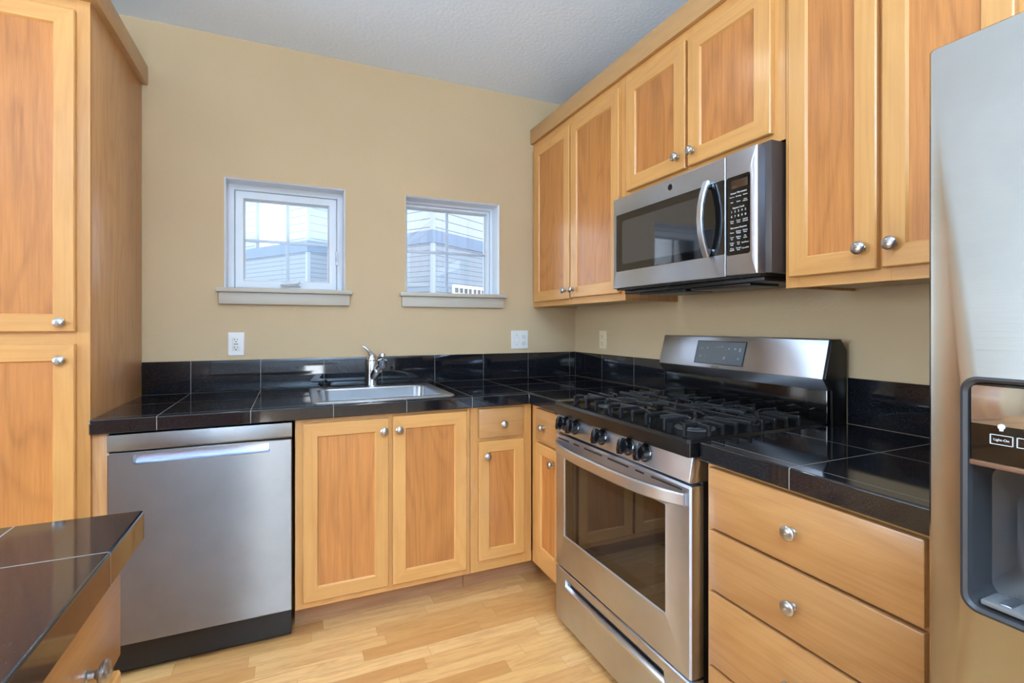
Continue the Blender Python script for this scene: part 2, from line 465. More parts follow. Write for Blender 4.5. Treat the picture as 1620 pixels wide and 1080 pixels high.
# windows over the counter
def window(idx, hole, casement):
    x0, x1, z0, z1 = hole
    hx0, hz0 = x0, z0
    e = bpy.data.objects.new('window_%d' % idx, None); COL.objects.link(e); e.location = (x0, 0, z0); e['kind'] = 'structure'
    off = (x0, 0, z0)
    def P(n, b, m, parent=e, label=None, **k):
        o = b.build(n, m, parent, **k)
        if label: o['label'] = label
        return o
    # painted returns with a softly rounded drywall bead
    b = B(off); b.rings([(x0, x1, z0, z1, 0, .001), (x0 + .006, x1 - .006, z0 + .006, z1 - .006, 0, .008), (x0 + .006, x1 - .006, z0 + .006, z1 - .006, 0, .15)], mats=[0, 0])
    P('jamb', b, 'vinyl', recalc=False)
    D = .10
    if casement: z0 -= .022
    else: x0 -= .012; z0 -= .036
    b = B(off); f = .026 if casement else .014
    a = .006
    b.rings([(x0 + a, x1 - a, z0 + a, z1 - a, 0, D), (x0 + a + f, x1 - a - f, z0 + a + f, z1 - a - f, 0, D), (x0 + a + f + .004, x1 - a - f - .004, z0 + a + f + .004, z1 - a - f - .004, 0, D + .012),
             (x0 + a + f + .004, x1 - a - f - .004, z0 + a + f + .004, z1 - a - f - .004, 0, D + .05)])
    P('window_frame', b, 'vinyl')
    g = a + f + .004; w = .044 if casement else .022
    b = B(off)
    b.rings([(x0 + g, x1 - g, z0 + g, z1 - g, 0, D + .05), (x0 + g, x1 - g, z0 + g, z1 - g, 0, D + .004), (x0 + g + .004, x1 - g - .004, z0 + g + .004, z1 - g - .004, 0, D),
             (x0 + g + w - .008, x1 - g - w + .008, z0 + g + w - .008, z1 - g - w + .008, 0, D), (x0 + g + w, x1 - g - w, z0 + g + w, z1 - g - w, 0, D + .014), (x0 + g + w, x1 - g - w, z0 + g + w, z1 - g - w, 0, D + .05)])
    sash = P('sash', b, 'vinyl')
    gx0, gx1, gz0, gz1 = x0 + g + w, x1 - g - w, z0 + g + w, z1 - g - w
    P('glass_pane', B(off).box(gx0, gx1, D + .018, D + .022, gz0, gz1), 'glass', sash)
    b = B(off); mx = (gx0 + gx1) / 2; mz = (gz0 + gz1) / 2
    b.box(mx - .008, mx + .008, D + .024, D + .034, gz0, gz1, .002); b.box(gx0, gx1, D + .0245, D + .0335, mz - .008, mz + .008, .002)
    P('muntin_grid', b, 'vinyl', sash)
    P('outer_pane', B(off).box(gx0, gx1, D + .037, D + .040, gz0, gz1), 'glass', sash)
    x0, z0 = hx0, hz0
    # stool and apron
    b = B(off); b.box(x0 - .034, x1 + .034, -.036, .1, z0 - .014, z0 + .007, .004)
    P('window_sill', b, 'sillpaint')
    b = B(off); b.box(x0 - .022, x1 + .020, -.020, -.0005, z0 - .072, z0 - .014, .002)
    P('apron', b, 'sillpaint')
    if casement:
        b = B(off); cx = mx + .02; zc = z0 + .040
        b.box(cx - .05, cx + .045, D - .018, D - .002, zc - .012, zc + .006, .004)
        b.tube([(cx + .03, D - .02, zc), (cx + .025, D - .034, zc + .004), (cx - .03, D - .038, zc - .002), (cx - .055, D - .038, zc - .004)], [.007, .007, .006, .005], 10)
        b.lathe([(0, 0), (.010, 0), (.010, .012), (.007, .022), (0, .022)], (cx + .03, D - .012, zc + .004), (0, -1, .5), 14)
        P('crank_handle', b, 'vinyl', label='folding white casement crank')
        b = B(off); lx = x1 - .034
        b.box(lx - .009, lx + .009, D - .006, D, z0 + .15, z0 + .225, .003)
        b.tube([(lx - .002, D - .008, z0 + .17), (lx - .004, D - .018, z0 + .185), (lx - .004, D - .018, z0 + .22)], [.004, .004, .0045], 8)
        P('sash_lock', b, 'vinyl', label='white lever sash lock')
    return e
window(1, W1, True); window(2, W2, False)

# unseen left window, and narrow rear opening added and sized for its light
def unseen_window(idx, hole, axis, pos, th):
    a0, a1, z0, z1 = hole
    e = bpy.data.objects.new('window_%d' % idx, None); COL.objects.link(e); e['kind'] = 'structure'
    b = B(); n = 1 if axis == 'x' else 3
    def bar(p0, p1, q0, q1):
        if axis == 'x': b.box(p0, p1, pos + .02, pos + .08, q0, q1, .004)
        else: b.box(pos + .02, pos + .08, p0, p1, q0, q1, .004)
    for i in range(n + 1):
        c = a0 + (a1 - a0) * i / n; c = min(max(c, a0 + .03), a1 - .03); bar(c - .03, c + .03, z0, z1)
    bar(a0, a1, z0, z0 + .05); bar(a0, a1, z1 - .05, z1)
    b.build('window_frame', 'vinyl', e)
    b = B()
    if axis == 'x': b.box(a0 + .02, a1 - .02, pos + .046, pos + .05, z0 + .02, z1 - .02)
    else: b.box(pos + .046, pos + .05, a0 + .02, a1 - .02, z0 + .02, z1 - .02)
    b.build('glass_pane', 'glass', e)
unseen_window(3, RW, 'x', YR - .12, .1); unseen_window(4, LW, 'y', XL - .12, .1)

# recessed lamps in the ceiling
for i, (lx, ly) in enumerate(LAMPS):
    pos = ['above the sink', 'above the dishwasher', 'in front of the range', 'above the island', 'far behind the camera', 'left of the island'][i]
    e = bpy.data.objects.new('recessed_ceiling_light', None); COL.objects.link(e); e.location = (lx, ly, CZ)
    tag(e, 'round white recessed ceiling light ' + pos, 'ceiling light', 'recessed ceiling lights')
    b = B(); b.lathe([(.05, -.004), (.078, -.004), (.08, -.0005), (.05, -.0005)], (0, 0, 0), (0, 0, 1), 28); b.build('trim_ring', 'white', e)
    b = B(); b.lathe([(0, -.003), (.05, -.003), (.05, -.001), (0, -.001)], (0, 0, 0), (0, 0, 1), 28); b.build('lens', mat('lamp_lens', (255, 244, 226), .5, emit=((255, 240, 214), 6.0)), e)

e = bpy.data.objects.new('added_uplight_bowl', None); COL.objects.link(e); e.location = UPLIGHT_POS  # unseen bowl and stem added around the uplight
tag(e, 'unseen white hanging bowl added behind the camera to hold an uplight', 'lamp')
b = B(); b.lathe([(0, -.16), (.12, -.14), (.24, -.08), (.30, -.01), (.295, -.008), (.235, -.075), (.115, -.133), (0, -.152)], (0, 0, 0), (0, 0, 1), 36); b.build('bowl_shade', 'white', e)
b = B(); b.lathe([(.006, -.15), (.006, CZ - UPLIGHT_POS[2] - .03), (.06, CZ - UPLIGHT_POS[2] - .025), (.06, CZ - UPLIGHT_POS[2] - .001), (0, CZ - UPLIGHT_POS[2] - .001)], (0, 0, 0), (0, 0, 1), 20); b.build('stem', 'nickel', e)

# ---------------------------------------------------------------- cabinet parts
def knob(t, x, y, z, parent):
    """mushroom knob with a swirled face; y is the face it screws to, pointing to -y"""
    b = t.b()
    b.lathe([(.0085, 0), (.0085, .002), (.0062, .004), (.0056, .011), (.0075, .0145), (.0135, .0165), (.0168, .0195), (.0168, .0225), (.0140, .0262), (.0085, .0285), (.0, .0292)], (x, y, z), (0, -1, 0), 22)
    for k in (-1, 0, 1):
        b.tube([(x - .0125 + .003 * abs(k), y - .0255 + .0015 * abs(k), z + k * .0065 - .003), (x, y - .0290 + .0015 * abs(k), z + k * .0065), (x + .0125 - .003 * abs(k), y - .0255 + .0015 * abs(k), z + k * .0065 + .003)], [.0008, .0016, .0008], 6)
    t.part('knob', b, 'nickel', parent)

def door(t, x0, x1, z0, z1, y, kx=None, kz=None, st=.055, th=.02, label=None):
    """mitred frame door with recessed veneer panel; y = face-frame plane, door sits in front of it"""
    f = y - th; w = st; b = t.b(); c = .003; m = (0, 1)
    b.rings([(x0, x1, z0, z1, 0, y - .0005), (x0, x1, z0, z1, 0, f + c), (x0 + c, x1 - c, z0 + c, z1 - c, 0, f), (x0 + w, x1 - w, z0 + w, z1 - w, 0, f),
             (x0 + w + .005, x1 - w - .005, z0 + w + .005, z1 - w - .005, 0, f + .008)], mats=[m, m, m, m])
    d = t.part('door', b, ['frame_v', 'frame_h'], label=label)
    b = t.b(); q = w + .004
    b.box(x0 + q, x1 - q, f + .0075, y - .002, z0 + q, z1 - q)
    t.part('door_panel', b, 'panel_v', d)
    if kx is not None: knob(t, kx, f, kz, d)
    return d

def drawer(t, x0, x1, z0, z1, y, kx=None, kz=None, th=.02):
    b = t.b(); b.box(x0, x1, y - th, y - .0005, z0, z1, .004)
    d = t.part('drawer', b, 'drawer_h')
    if kx is not None: knob(t, kx, y - th, kz, d)
    return d

def face_frame(t, x0, x1, z0, z1, y, stiles, rails, th=.019):
    """stiles: (x0,x1[,z0,z1]); rails: (z0,z1[,x0,x1])"""
    b = t.b()
    for s in stiles:
        za, zb = (s[2], s[3]) if len(s) > 2 else (z0, z1)
        b.box(s[0], s[1], y, y + th, za, zb, .0008, 0, 1)
    for r in rails:
        xa, xb = (r[2], r[3]) if len(r) > 2 else (x0 + .002, x1 - .002)
        b.box(xa, xb, y + .0003, y + th, r[0], r[1], .0008, 1, 1)
    return t.part('face_frame', b, ['frame_v', 'frame_h'])

# ---------------------------------------------------------------- tall pantry (back wall, left)
t = Thing('pantry_cabinet', 'tall floor to ceiling maple pantry cabinet left of the dishwasher', 'cabinet', (-2.69, -.31, 0))
px1, px0, pf = -2.294, -3.09, -.625
b = t.b(); b.box(px0, px1, pf + .019, -.003, .11, 2.40, .001); t.part('body', b, 'side_v', label='smooth maple side panel with vertical grain')
face_frame(t, px0, px1, .11, 2.40, pf, [(px1 - .04, px1), (px0, px0 + .04), (-2.712, -2.672)], [(1.168, 1.215), (.11, .15), (2.27, 2.40)])
door(t, -2.690, -2.330, 1.212, 2.285, pf, -2.364, 1.242, .054)
door(t, -2.690, -2.330, .140, 1.171, pf, -2.364, 1.117, .054)
door(t, -3.060, -2.696, 1.212, 2.285, pf, -3.025, 1.242, .054)
door(t, -3.060, -2.696, .140, 1.171, pf, -3.025, 1.117, .054)
b = t.b(); b.box(px0 - .0, px1 + .024, pf - .024, -.004, 2.328, 2.415, .003); t.part('crown_moulding', b, 'trim_y')
b = t.b(); b.box(px0, px1, pf + .08, pf + .10, 0, .11); t.part('toe_kick', b, 'kick')

# filler between pantry and dishwasher
b = B((-2.27, -.6, 0)); b.box(-2.2935, -2.247, -.612, -.02, 0, .862, .001)
o = b.build('filler_panel', 'side_v'); o.location = (-2.27, -.6, 0)
tag(o, 'narrow upright maple filler strip between pantry and dishwasher', 'panel')

# ---------------------------------------------------------------- dishwasher
t = Thing('dishwasher', 'stainless steel dishwasher with pocket handle under black counter', 'dishwasher', (-1.954, -.3, 0))
dx0, dx1, df = -2.243, -1.667, -.645
b = t.b(); b.box(dx0 + .006, dx1 - .004, -.60, -.03, .02, .858); t.part('tub', b, 'black_satin')
b = t.b()
z0, z1 = .132, .795
b.rings([(dx0, dx1, z0, z1, .0, -.605), (dx0, dx1, z0, z1, .003, df + .003), (dx0 + .003, dx1 - .003, z0 + .003, z1 - .003, .003, df), (-2.171, -1.744, .752, .786, .006, df), (-2.170, -1.745, .753, .785, .006, df + .003),
         (-2.168, -1.747, .755, .785, .006, df + .032)], k=4, mats=[0, 0, 0, 1, 2], cap_last=2)
t.part('door', b, ['steel_dw', 'steel_bright', 'steel'])
b = t.b(); b.prism([(df + .001, .800), (df - .004, .806), (df - .004, .858), (-.61, .858), (-.61, .800)], dx0, dx1, 'yz', bev=.001)
t.part('control_strip', b, 'steel_dw')
b = t.b(); b.box(dx0 + .004, dx1 - .002, -.57, -.55, .0, .128); t.part('kick_plate', b, 'black_satin')

# ---------------------------------------------------------------- base cabinets on the back wall
BF = -.617                      # base face-frame plane
t = Thing('sink_base_cabinet', 'maple base cabinet with two doors below the sink', 'cabinet', (-1.29, -.3, 0))
b = t.b(); b.box(-1.656, -.931, BF + .019, -.02, .111, .70, .001); t.part('body', b, 'side_v')
face_frame(t, -1.656, -.931, .111, .862, BF, [(-1.656, -1.615), (-.965, -.931), (-1.308, -1.266)], [(.111, .16), (.83, .862)])
door(t, -1.628, -1.296, .141, .846, BF, -1.317, .794, .053)
door(t, -1.278, -.951, .141, .850, BF, -1.254, .794, .053)
b = t.b(); b.box(-1.656, -.931, -.515, -.50, 0, .111); t.part('toe_kick', b, 'kick')

t = Thing('drawer_base_cabinet', 'narrow maple base cabinet with one drawer over one door, right of the sink doors', 'cabinet', (-.78, -.3, 0))
b = t.b(); b.box(-.929, -.641, BF + .019, -.02, .111, .862, .001); t.part('body', b, 'side_v')
face_frame(t, -.929, -.621, .111, .862, BF, [(-.929, -.885), (-.676, -.621)], [(.111, .175), (.835, .862), (.69, .72)])
drawer(t, -.893, -.666, .721, .852, BF, -.775, .780)
door(t, -.893, -.666, .165, .705, BF, -.857, .640, .048)
b = t.b(); b.box(-.929, -.50, -.515, -.50, 0, .111); b.box(-.515, -.50, -.6205, -.5151, 0, .111); t.part('toe_kick', b, 'kick')

# base cabinet on the right wall, between the corner and the range (lx = -y)
t = Thing('corner_base_cabinet', 'slim maple cabinet with drawer and door wedged between corner and range', 'cabinet', (.78, -.3, 0), 'R')
b = t.b(); b.box(.64, .926, BF + .019, -.02, .111, .862, .001); t.part('body', b, 'side_v')
face_frame(t, .6205, .926, .111, .862, BF, [(.6205, .715), (.905, .926)], [(.111, .185), (.84, .862), (.688, .712)])
drawer(t, .692, .918, .708, .853, BF, .775, .776)
door(t, .692, .918, .178, .695, BF, .862, .634, .046)
b = t.b(); b.box(.621, .926, -.515, -.50, 0, .111); t.part('toe_kick', b, 'kick')

# drawer bank right of the range
t = Thing('drawer_bank_cabinet', 'maple base cabinet of four wide drawers between range and refrigerator', 'cabinet', (1.98, -.3, 0), 'R')
b = t.b(); b.box(1.703, 2.245, BF + .019, -.02, .111, .862, .001); t.part('body', b, 'side_v')
face_frame(t, 1.703, 2.245, .111, .862, BF, [(1.703, 1.74), (2.20, 2.245)], [(.111, .14), (.835, .862), (.68, .70), (.515, .535), (.31, .335)])
for z0, z1, kz in ((.692, .852, .770), (.527, .684, .604), (.325, .519, .422), (.125, .318, .222)):
    drawer(t, 1.722, 2.218, z0, z1, BF, 1.968, kz)
b = t.b(); b.box(1.703, 2.245, -.515, -.50, 0, .111); t.part('toe_kick', b, 'kick')

# ---------------------------------------------------------------- counters
CT, CB, CF = .914, .863, -.645
SK = (-1.575, -1.005, -.565, -.095)     # sink cut-out
def counter(name, label, off, xs, ys, occ, m):
    e = bpy.data.objects.new(name, None); COL.objects.link(e); e.location = (0, 0, CB); tag(e, label, 'countertop')
    b = B((0, 0, CB)); b.grid(xs, ys, occ, CB, CT); bmesh.ops.dissolve_limit(b.bm, angle_limit=.01, verts=b.bm.verts, edges=b.bm.edges)
    b.build('slab', m, e, bevel=.004); return e
xs = [-2.293, SK[0], SK[1], CF, -.011]; ys = [-.925, CF, SK[2], SK[3], -.011]
e = counter('l_shaped_countertop', 'L-shaped black granite tile countertop around the sink and corner', None, xs, ys,
            lambda x, y: (y > CF or x > CF) and not (SK[0] < x < SK[1] and SK[2] < y < SK[3]), 'granite')
b = B((0, 0, CB)); b.box(-2.293, -.0015, -.011, -.0015, CT + .0005, 1.065, .002); b.box(-.011, -.0015, -.925, -.0115, CT + .0005, 1.0645, .002)
b.build('backsplash', 'granite', e)
e = counter('short_countertop', 'black granite tile countertop between range and refrigerator', None, [CF, -.011], [-2.25, -1.699], lambda x, y: True, 'granite_r')
b = B((0, 0, CB)); b.box(-.011, -.0015, -2.25, -1.699, CT + .0005, 1.063, .002); b.build('backsplash', 'granite_r', e)

# ---------------------------------------------------------------- sink, faucet, stopper
t = Thing('kitchen_sink', 'stainless steel drop-in single bowl sink set in black counter', 'sink', (-1.29, -.33, CT))
b = t.b(); r0 = (-1.594, -.985, -.588, -.0795)
def ins(r, d): return (r[0] + d, r[1] - d, r[2] + d, r[3] - d)
zt = CT + .006
L = [ins(r0, 0) + (.03, CT + .0006), ins(r0, .002) + (.03, CT + .004), ins(r0, .008) + (.03, zt), ins(r0, .030) + (.03, zt - .001)]
bowl = (-1.555, -1.030, -.548, -.150)
L += [bowl + (.05, zt - .002), ins(bowl, .005) + (.05, zt - .008), ins(bowl, .012) + (.05, CT - .12), ins(bowl, .03) + (.06, CT - .165), ins(bowl, .12) + (.05, CT - .172)]
b.rings(L, plane='xy', k=8, cap_last=0)
t.part('bowl', b, 'steel_sink')
b = t.b(); b.lathe([(0, .003), (.038, .003), (.042, 0), (.03, -.002), (.0, -.004)], (-1.29, -.33, CT - .1715), (0, 0, 1), 24); t.part('drain', b, 'chrome')

t = Thing('faucet', 'chrome single lever pull-out faucet behind the sink', 'faucet', (-1.279, -.0455, CT))
fx, fy = -1.279, -.0455
b = t.b()
b.lathe([(.0325, .0006), (.0325, .006), (.0315, .010), (.0310, .04), (.0295, .085), (.0300, .128), (.0290, .130), (.0290, .133), (.0300, .135), (.0285, .150), (.019, .163), (0, .167)], (fx, fy, CT), (0, 0, 1), 30)
t.part('body', b, 'chrome')
b = t.b()
b.tube([(fx + .002, fy - .006, CT + .036), (fx + .012, fy - .030, CT + .064), (fx + .020, fy - .052, CT + .088)], [.021, .0235, .0225], 22)
b.tube([(fx + .020, fy - .052, CT + .086), (fx + .030, fy - .085, CT + .116), (fx + .036, fy - .105, CT + .134)], [.0145, .0140, .0145], 18)
t.part('spout', b, 'chrome')
b = t.b()
b.tube([(fx + .0345, fy - .098, CT + .100), (fx + .0350, fy - .100, CT + .104), (fx + .0358, fy - .103, CT + .116), (fx + .0362, fy - .106, CT + .140), (fx + .0362, fy - .107, CT + .158), (fx + .0362, fy - .104, CT + .169), (fx + .036, fy - .100, CT + .174)], [.014, .020, .0225, .0235, .0225, .017, .007], 22)
t.part('spray_head', b, 'chrome')
b = t.b()
b.tube([(fx + .012, fy, CT + .146), (fx - .004, fy - .002, CT + .162), (fx - .018, fy - .004, CT + .182), (fx - .036, fy - .006, CT + .202), (fx - .050, fy - .006, CT + .210)], None, flat=[(.034, .034), (.034, .028), (.030, .016), (.025, .010), (.018, .007)], up=(0, 0, 1))
t.part('lever', b, 'chrome')

t = Thing('sink_stopper', 'small black rubber sink stopper lying behind the sink', 'sink stopper', (-1.515, -.045, CT))
b = t.b(); b.lathe([(.031, .0006), (.033, .003), (.031, .006), (.012, .008), (.009, .014), (.012, .02), (.010, .024), (0, .025)], (-1.515, -.0475, CT), (0, 0, 1), 24)
t.part('stopper', b, 'rubber')

# ---------------------------------------------------------------- wall cabinets (right wall)
UF, UD, UZ0, UZ1 = -.302, -.322, 1.344, 2.40
def wall_cab(label, x0, x1, z0, cx):
    t = Thing('wall_cabinet', label, 'cabinet', (cx, -.15, z0), 'R', 'maple wall cabinets')
    b = t.b(); b.box(x0 + .0005, x1 - .0005, UF + .019, -.002, z0 + .012, UZ1 - .002, .001, 0); b.box(x0 + .018, x1 - .018, UF + .02, -.003, z0 + .008, z0 + .0118, 0, 1)
    b.box(x0 + .0005, x0 + .018, UF + .02, -.002, z0, z0 + .0125, 0, 0); b.box(x1 - .018, x1 - .0005, UF + .02, -.002, z0, z0 + .0125, 0, 0)
    t.part('body', b, ['side_v', 'melamine'])
    return t
t = wall_cab('two-door maple wall cabinet in the corner beside the right window', .003, .920, UZ0, .46)
face_frame(t, .003, .920, UZ0, UZ1, UF, [(.003, .07), (.875, .920), (.455, .482)], [(UZ0, 1.39), (2.28, UZ1)])
door(t, .053, .462, 1.374, 2.300, UF, .425, 1.421, .056); door(t, .475, .893, 1.378, 2.300, UF, .503, 1.421, .056)
t = wall_cab('short two-door maple wall cabinet directly above the microwave', .921, 1.698, 1.795, 1.31)
face_frame(t, .921, 1.698, 1.795, UZ1, UF, [(.921, .965), (1.645, 1.698), (1.295, 1.322)], [(1.795, 1.835), (2.28, UZ1)])
door(t, .948, 1.302, 1.821, 2.300, UF, 1.266, 1.872, .058); door(t, 1.315, 1.661, 1.823, 2.300, UF, 1.343, 1.872, .058)
t = wall_cab('two-door maple wall cabinet between microwave and refrigerator', 1.699, 2.246, UZ0, 1.97)
face_frame(t, 1.699, 2.246, UZ0, UZ1, UF, [(1.699, 1.745), (2.20, 2.246), (1.945, 1.985)], [(UZ0, 1.39), (2.28, UZ1)])
door(t, 1.720, 1.960, 1.375, 2.300, UF, 1.928, 1.431, .052); door(t, 1.972, 2.218, 1.377, 2.300, UF, 2.000, 1.433, .052)
t = Thing('wall_cabinet', 'deep maple wall cabinet over the refrigerator', 'cabinet', (2.7, -.15, 1.76), 'R', 'maple wall cabinets')
b = t.b(); b.box(2.2475, 3.18, UF + .019, -.002, 1.77, UZ1 - .002, .001); t.part('body', b, 'side_v')
face_frame(t, 2.2475, 3.18, 1.77, UZ1, UF, [(2.2475, 2.29), (3.14, 3.18), (2.70, 2.73)], [(1.77, 1.80), (2.28, UZ1)])
door(t, 2.262, 2.712, 1.79, 2.300, UF, 2.68, 1.84, .058); door(t, 2.718, 3.165, 1.79, 2.300, UF, 2.75, 1.84, .058)
# crown board along all wall cabinets
b = B((0, 0, 2.34)); b.box(-.3225, -.3028, -3.18, -.003, 2.345, 2.435, .002)
o = b.build('crown_board', wood('maple_crown', (186, 142, 90), (164, 118, 70), 'y', .3)); o.location = (0, 0, 2.34)
tag(o, 'flat maple crown board running along the tops of the right wall cabinets', 'moulding')

# ---------------------------------------------------------------- microwave
t = Thing('microwave_oven', 'stainless over-the-range microwave with black glass door', 'microwave', (1.31, -.19, 1.36), 'R')
mx0, mx1, mf = .944, 1.668, -.385
ms = 1.550                      # door / control panel split
b = t.b(); b.box(.9445, 1.690, -.352, -.004, 1.392, 1.79, .002); t.part('body', b, 'bronze_side')
b = t.b()
wz0, wz1 = 1.462, 1.704
b.rings([(mx0, ms - .0015, 1.391, 1.776, .002, -.351), (mx0, ms - .0015, 1.391, 1.776, .002, mf + .002), (mx0 + .002, ms - .0035, 1.393, 1.774, .002, mf), (.966, ms - .0036, wz0, wz1, .006, mf), (.968, ms - .004, wz0 + .002, wz1 - .002, .006, mf + .0015)], k=4, mats=[0, 0, 0, 1])
d = t.part('door', b, ['steel', 'black_gloss'])
b = t.b(); b.rings([(.967, ms - .0034, wz0 + .001, wz1 - .001, .006, mf + .002), (.967, ms - .0034, wz0 + .001, wz1 - .001, .006, mf + .0012), (1.005, 1.44, wz0 + .03, wz1 - .03, .012, mf + .0012)], k=4, mats=[0, 0], cap_last=1)
t.part('door_window', b, ['black_glass', 'micro_glass'], d)
b = t.b(); zz = [1.462, 1.468, 1.50, 1.54, 1.585, 1.63, 1.67, 1.702, 1.712]
pts = []
for z in zz:
    u = (z - 1.587) / .125; pts.append((1.482, mf - .012 - .030 * (1 - u * u) , z))
b.tube(pts, None, flat=(.024, .013), up=(0, -1, 0)); b.box(1.473, 1.491, mf - .022, mf, 1.470, 1.488, .003); b.box(1.473, 1.491, mf - .022, mf, 1.690, 1.708, .003)
t.part('handle', b, 'steel_bright', d, label='bowed stainless door handle')
b = t.b()
b.lathe([(0, .0022), (.0120, .0022), (.0135, .0018), (.0135, 0)], (1.298, mf, 1.743), (0, -1, 0), 28)
b.lathe([(.0098, .0022), (.0098, .0028), (.0108, .0028), (.0108, .0022)], (1.298, mf, 1.743), (0, -1, 0), 28, 1)
for s_ in (-1, 1):
    b.tube([(1.298 + s_ * .006, mf - .0024, 1.743 + .003 * s_), (1.298 + s_ * .002, mf - .0026, 1.743 + .005 * s_), (1.298 - s_ * .001, mf - .0026, 1.743), (1.298 + s_ * .004, mf - .0026, 1.743 - .004 * s_)], .0006, 6, 1)
t.part('badge', b, ['nickel', 'grey_side'], d, label='small round monogram badge')
b = t.b()
b.rings([(ms + .0015, mx1, 1.391, 1.779, .002, -.351), (ms + .0015, mx1, 1.391, 1.779, .002, mf + .002), (ms + .0035, mx1 - .003, 1.393, 1.777, .002, mf), (ms + .0035, 1.643, 1.455, 1.704, .008, mf), (ms + .0035, 1.643, 1.455, 1.704, .008, mf + .001)], k=4, mats=[0, 0, 0, 1], cap_last=1)
cp = t.part('control_panel', b, ['steel', 'black_gloss'])
b = t.b(); yy = mf - .0002
c0 = 1.600
rows = [('Sensor Microwave', c0, 1.6505, .0082)]
for k_, s_ in enumerate(('Popcorn', 'Beverage', 'Reheat')): rows.append((s_, c0 - .025 + .025 * k_, 1.639, .0055))
for k_, s_ in enumerate(('Melt', 'Potato', 'Auto\nDefrost')): rows.append((s_, c0 - .025 + .025 * k_, 1.622, .0055))
rows.append(('Express Cook', c0, 1.6035, .0075))
for k_ in range(5):
    rows.append((str(k_ + 1), c0 - .026 + .013 * k_, 1.592, .0095)); rows.append((str((k_ + 6) % 10), c0 - .026 + .013 * k_, 1.577, .0095))
for k_, s_ in enumerate(('Cook\nTime', 'Power\nLevel', 'Add 30\nSeconds')): rows.append((s_, c0 - .025 + .025 * k_, 1.560, .0058))
rows.append(('Microwave Features', c0, 1.5405, .0075))
lab = (('Warm', 'Defrost\nWeight', 'Kitchen\nTimer'), ('Clock\nSet', 'Defrost\nTime', 'My\nCycle'), ('Surface\nLight', 'Vent\nFan', 'Start/Pause'), ('Timer\nOn/Off', 'Remind\nLock', 'Cancel/Off'))
for r_, row in enumerate(lab):
    for k_, s_ in enumerate(row): rows.append((s_, c0 - .025 + .025 * k_, 1.526 - .0175 * r_, .0058))
text_bm(b, [(s_, x, z, h, yy) for s_, x, z, h in rows]); t.part('panel_lettering', b, 'text_w', cp)
b = t.b(); b.box(1.572, 1.634, mf - .0006, mf + .0005, 1.665, 1.690, .0002); t.part('display', b, 'amber', cp)
b = t.b(); b.box(.952, 1.668, -.372, -.03, 1.384, 1.391, 0)
b.box(.97, 1.66, -.345, -.05, 1.368, 1.386, .004); b.box(1.06, 1.32, -.335, -.20, 1.359, 1.369, .003); b.box(1.345, 1.60, -.335, -.20, 1.359, 1.369, .003)
for xx in (1.12, 1.26, 1.45, 1.59): b.lathe([(.004, 0), (.004, .003), (0, .003)], (xx, -.362, 1.384), (0, 0, -1), 10)
t.part('vent_grille', b, 'black_satin')

# ---------------------------------------------------------------- range
t = Thing('gas_range', 'stainless gas range with black cooktop between the two counters', 'stove', (1.31, -.33, 0), 'R')
sx0, sx1, sf = .934, 1.686, -.665
b = t.b(); b.box(sx0 + .004, sx1 - .004, -.615, -.03, .03, .872, .002); t.part('body', b, 'black_satin')
for xx in (sx0 + .05, sx1 - .05):
    for yv in (-.57, -.08):
        b = t.b(); b.lathe([(.018, 0), (.018, .01), (.010, .014), (.010, .032), (0, .032)], (xx, yv, 0), (0, 0, 1), 16); t.part('foot', b, 'black_satin')
# storage drawer with a long recessed pull
b = t.b(); z0, z1 = .032, .247
b.rings([(sx0, sx1, z0, z1, .002, -.616), (sx0, sx1, z0, z1, .002, sf + .004), (sx0 + .003, sx1 - .003, z0 + .003, z1 - .003, .002, sf), (1.012, 1.582, .172, .218, .004, sf), (1.016, 1.578, .180, .214, .003, sf + .022)], k=3, mats=[0, 0, 0, 1], cap_last=1)
dr = t.part('storage_drawer', b, ['steel', 'steel_bright'])
b = t.b(); b.prism([(sf + .002, .170), (sf - .006, .176), (sf - .006, .186), (sf + .010, .193), (sf + .012, .186)], 1.010, 1.584, 'yz', bev=.0008); t.part('pull_lip', b, 'steel_bright', dr)
# oven door
b = t.b(); z0, z1 = .254, .788
wx0, wx1, wz0, wz1 = 1.004, 1.585, .389, .706
b.rings([(sx0, sx1, z0, z1, .002, -.617), (sx0, sx1, z0, z1, .002, sf + .006), (sx0 + .004, sx1 - .004, z0 + .003, z1 - .006, .002, sf), (wx0 - .005, wx1 + .005, wz0 - .005, wz1 + .005, .003, sf), (wx0 - .0035, wx1 + .0035, wz0 - .0035, wz1 + .0035, .003, sf - .001), (wx0, wx1, wz0, wz1, .003, sf + .005)], k=3, mats=[0, 0, 0, 1, 1])
od = t.part('oven_door', b, ['steel', 'steel_bright'])
b = t.b(); q_ = (wx0 - .001, wx1 + .001, wz0 - .001, wz1 + .001)
b.rings([q_ + (0, sf + .012), q_ + (0, sf + .0045), (wx0 + .048, wx1 - .048, wz0 + .040, wz1 - .045, 0, sf + .0045)], cap_last=1)
t.part('oven_window', b, ['black_glass', 'oven_glass'], od)
b = t.b()
for xa, xb in ((.955, 1.04), (1.075, 1.115), (1.150, 1.265), (1.300, 1.415), (1.450, 1.492), (1.525, 1.655)): b.box(xa, xb, sf - .0006, sf + .002, .770, .776)
t.part('vent_slots', b, 'slot', od)
b = t.b(); pts = []; fl = []
for i in range(17):
    u = -1 + 2 * i / 16; x = 1.311 + u * .358
    pts.append((x, sf - .006 - .050 * (1 - u ** 4) ** .8 * (.75 + .25 * (1 - u * u)), .748 + .002 * u)); e_ = abs(u) ** 6; fl.append((.019 - .006 * e_, .040 - .006 * e_))
b.tube(pts, None, flat=fl, up=(0, 0, 1)); t.part('handle', b, 'steel_bright', od, label='wide bowed oven handle')
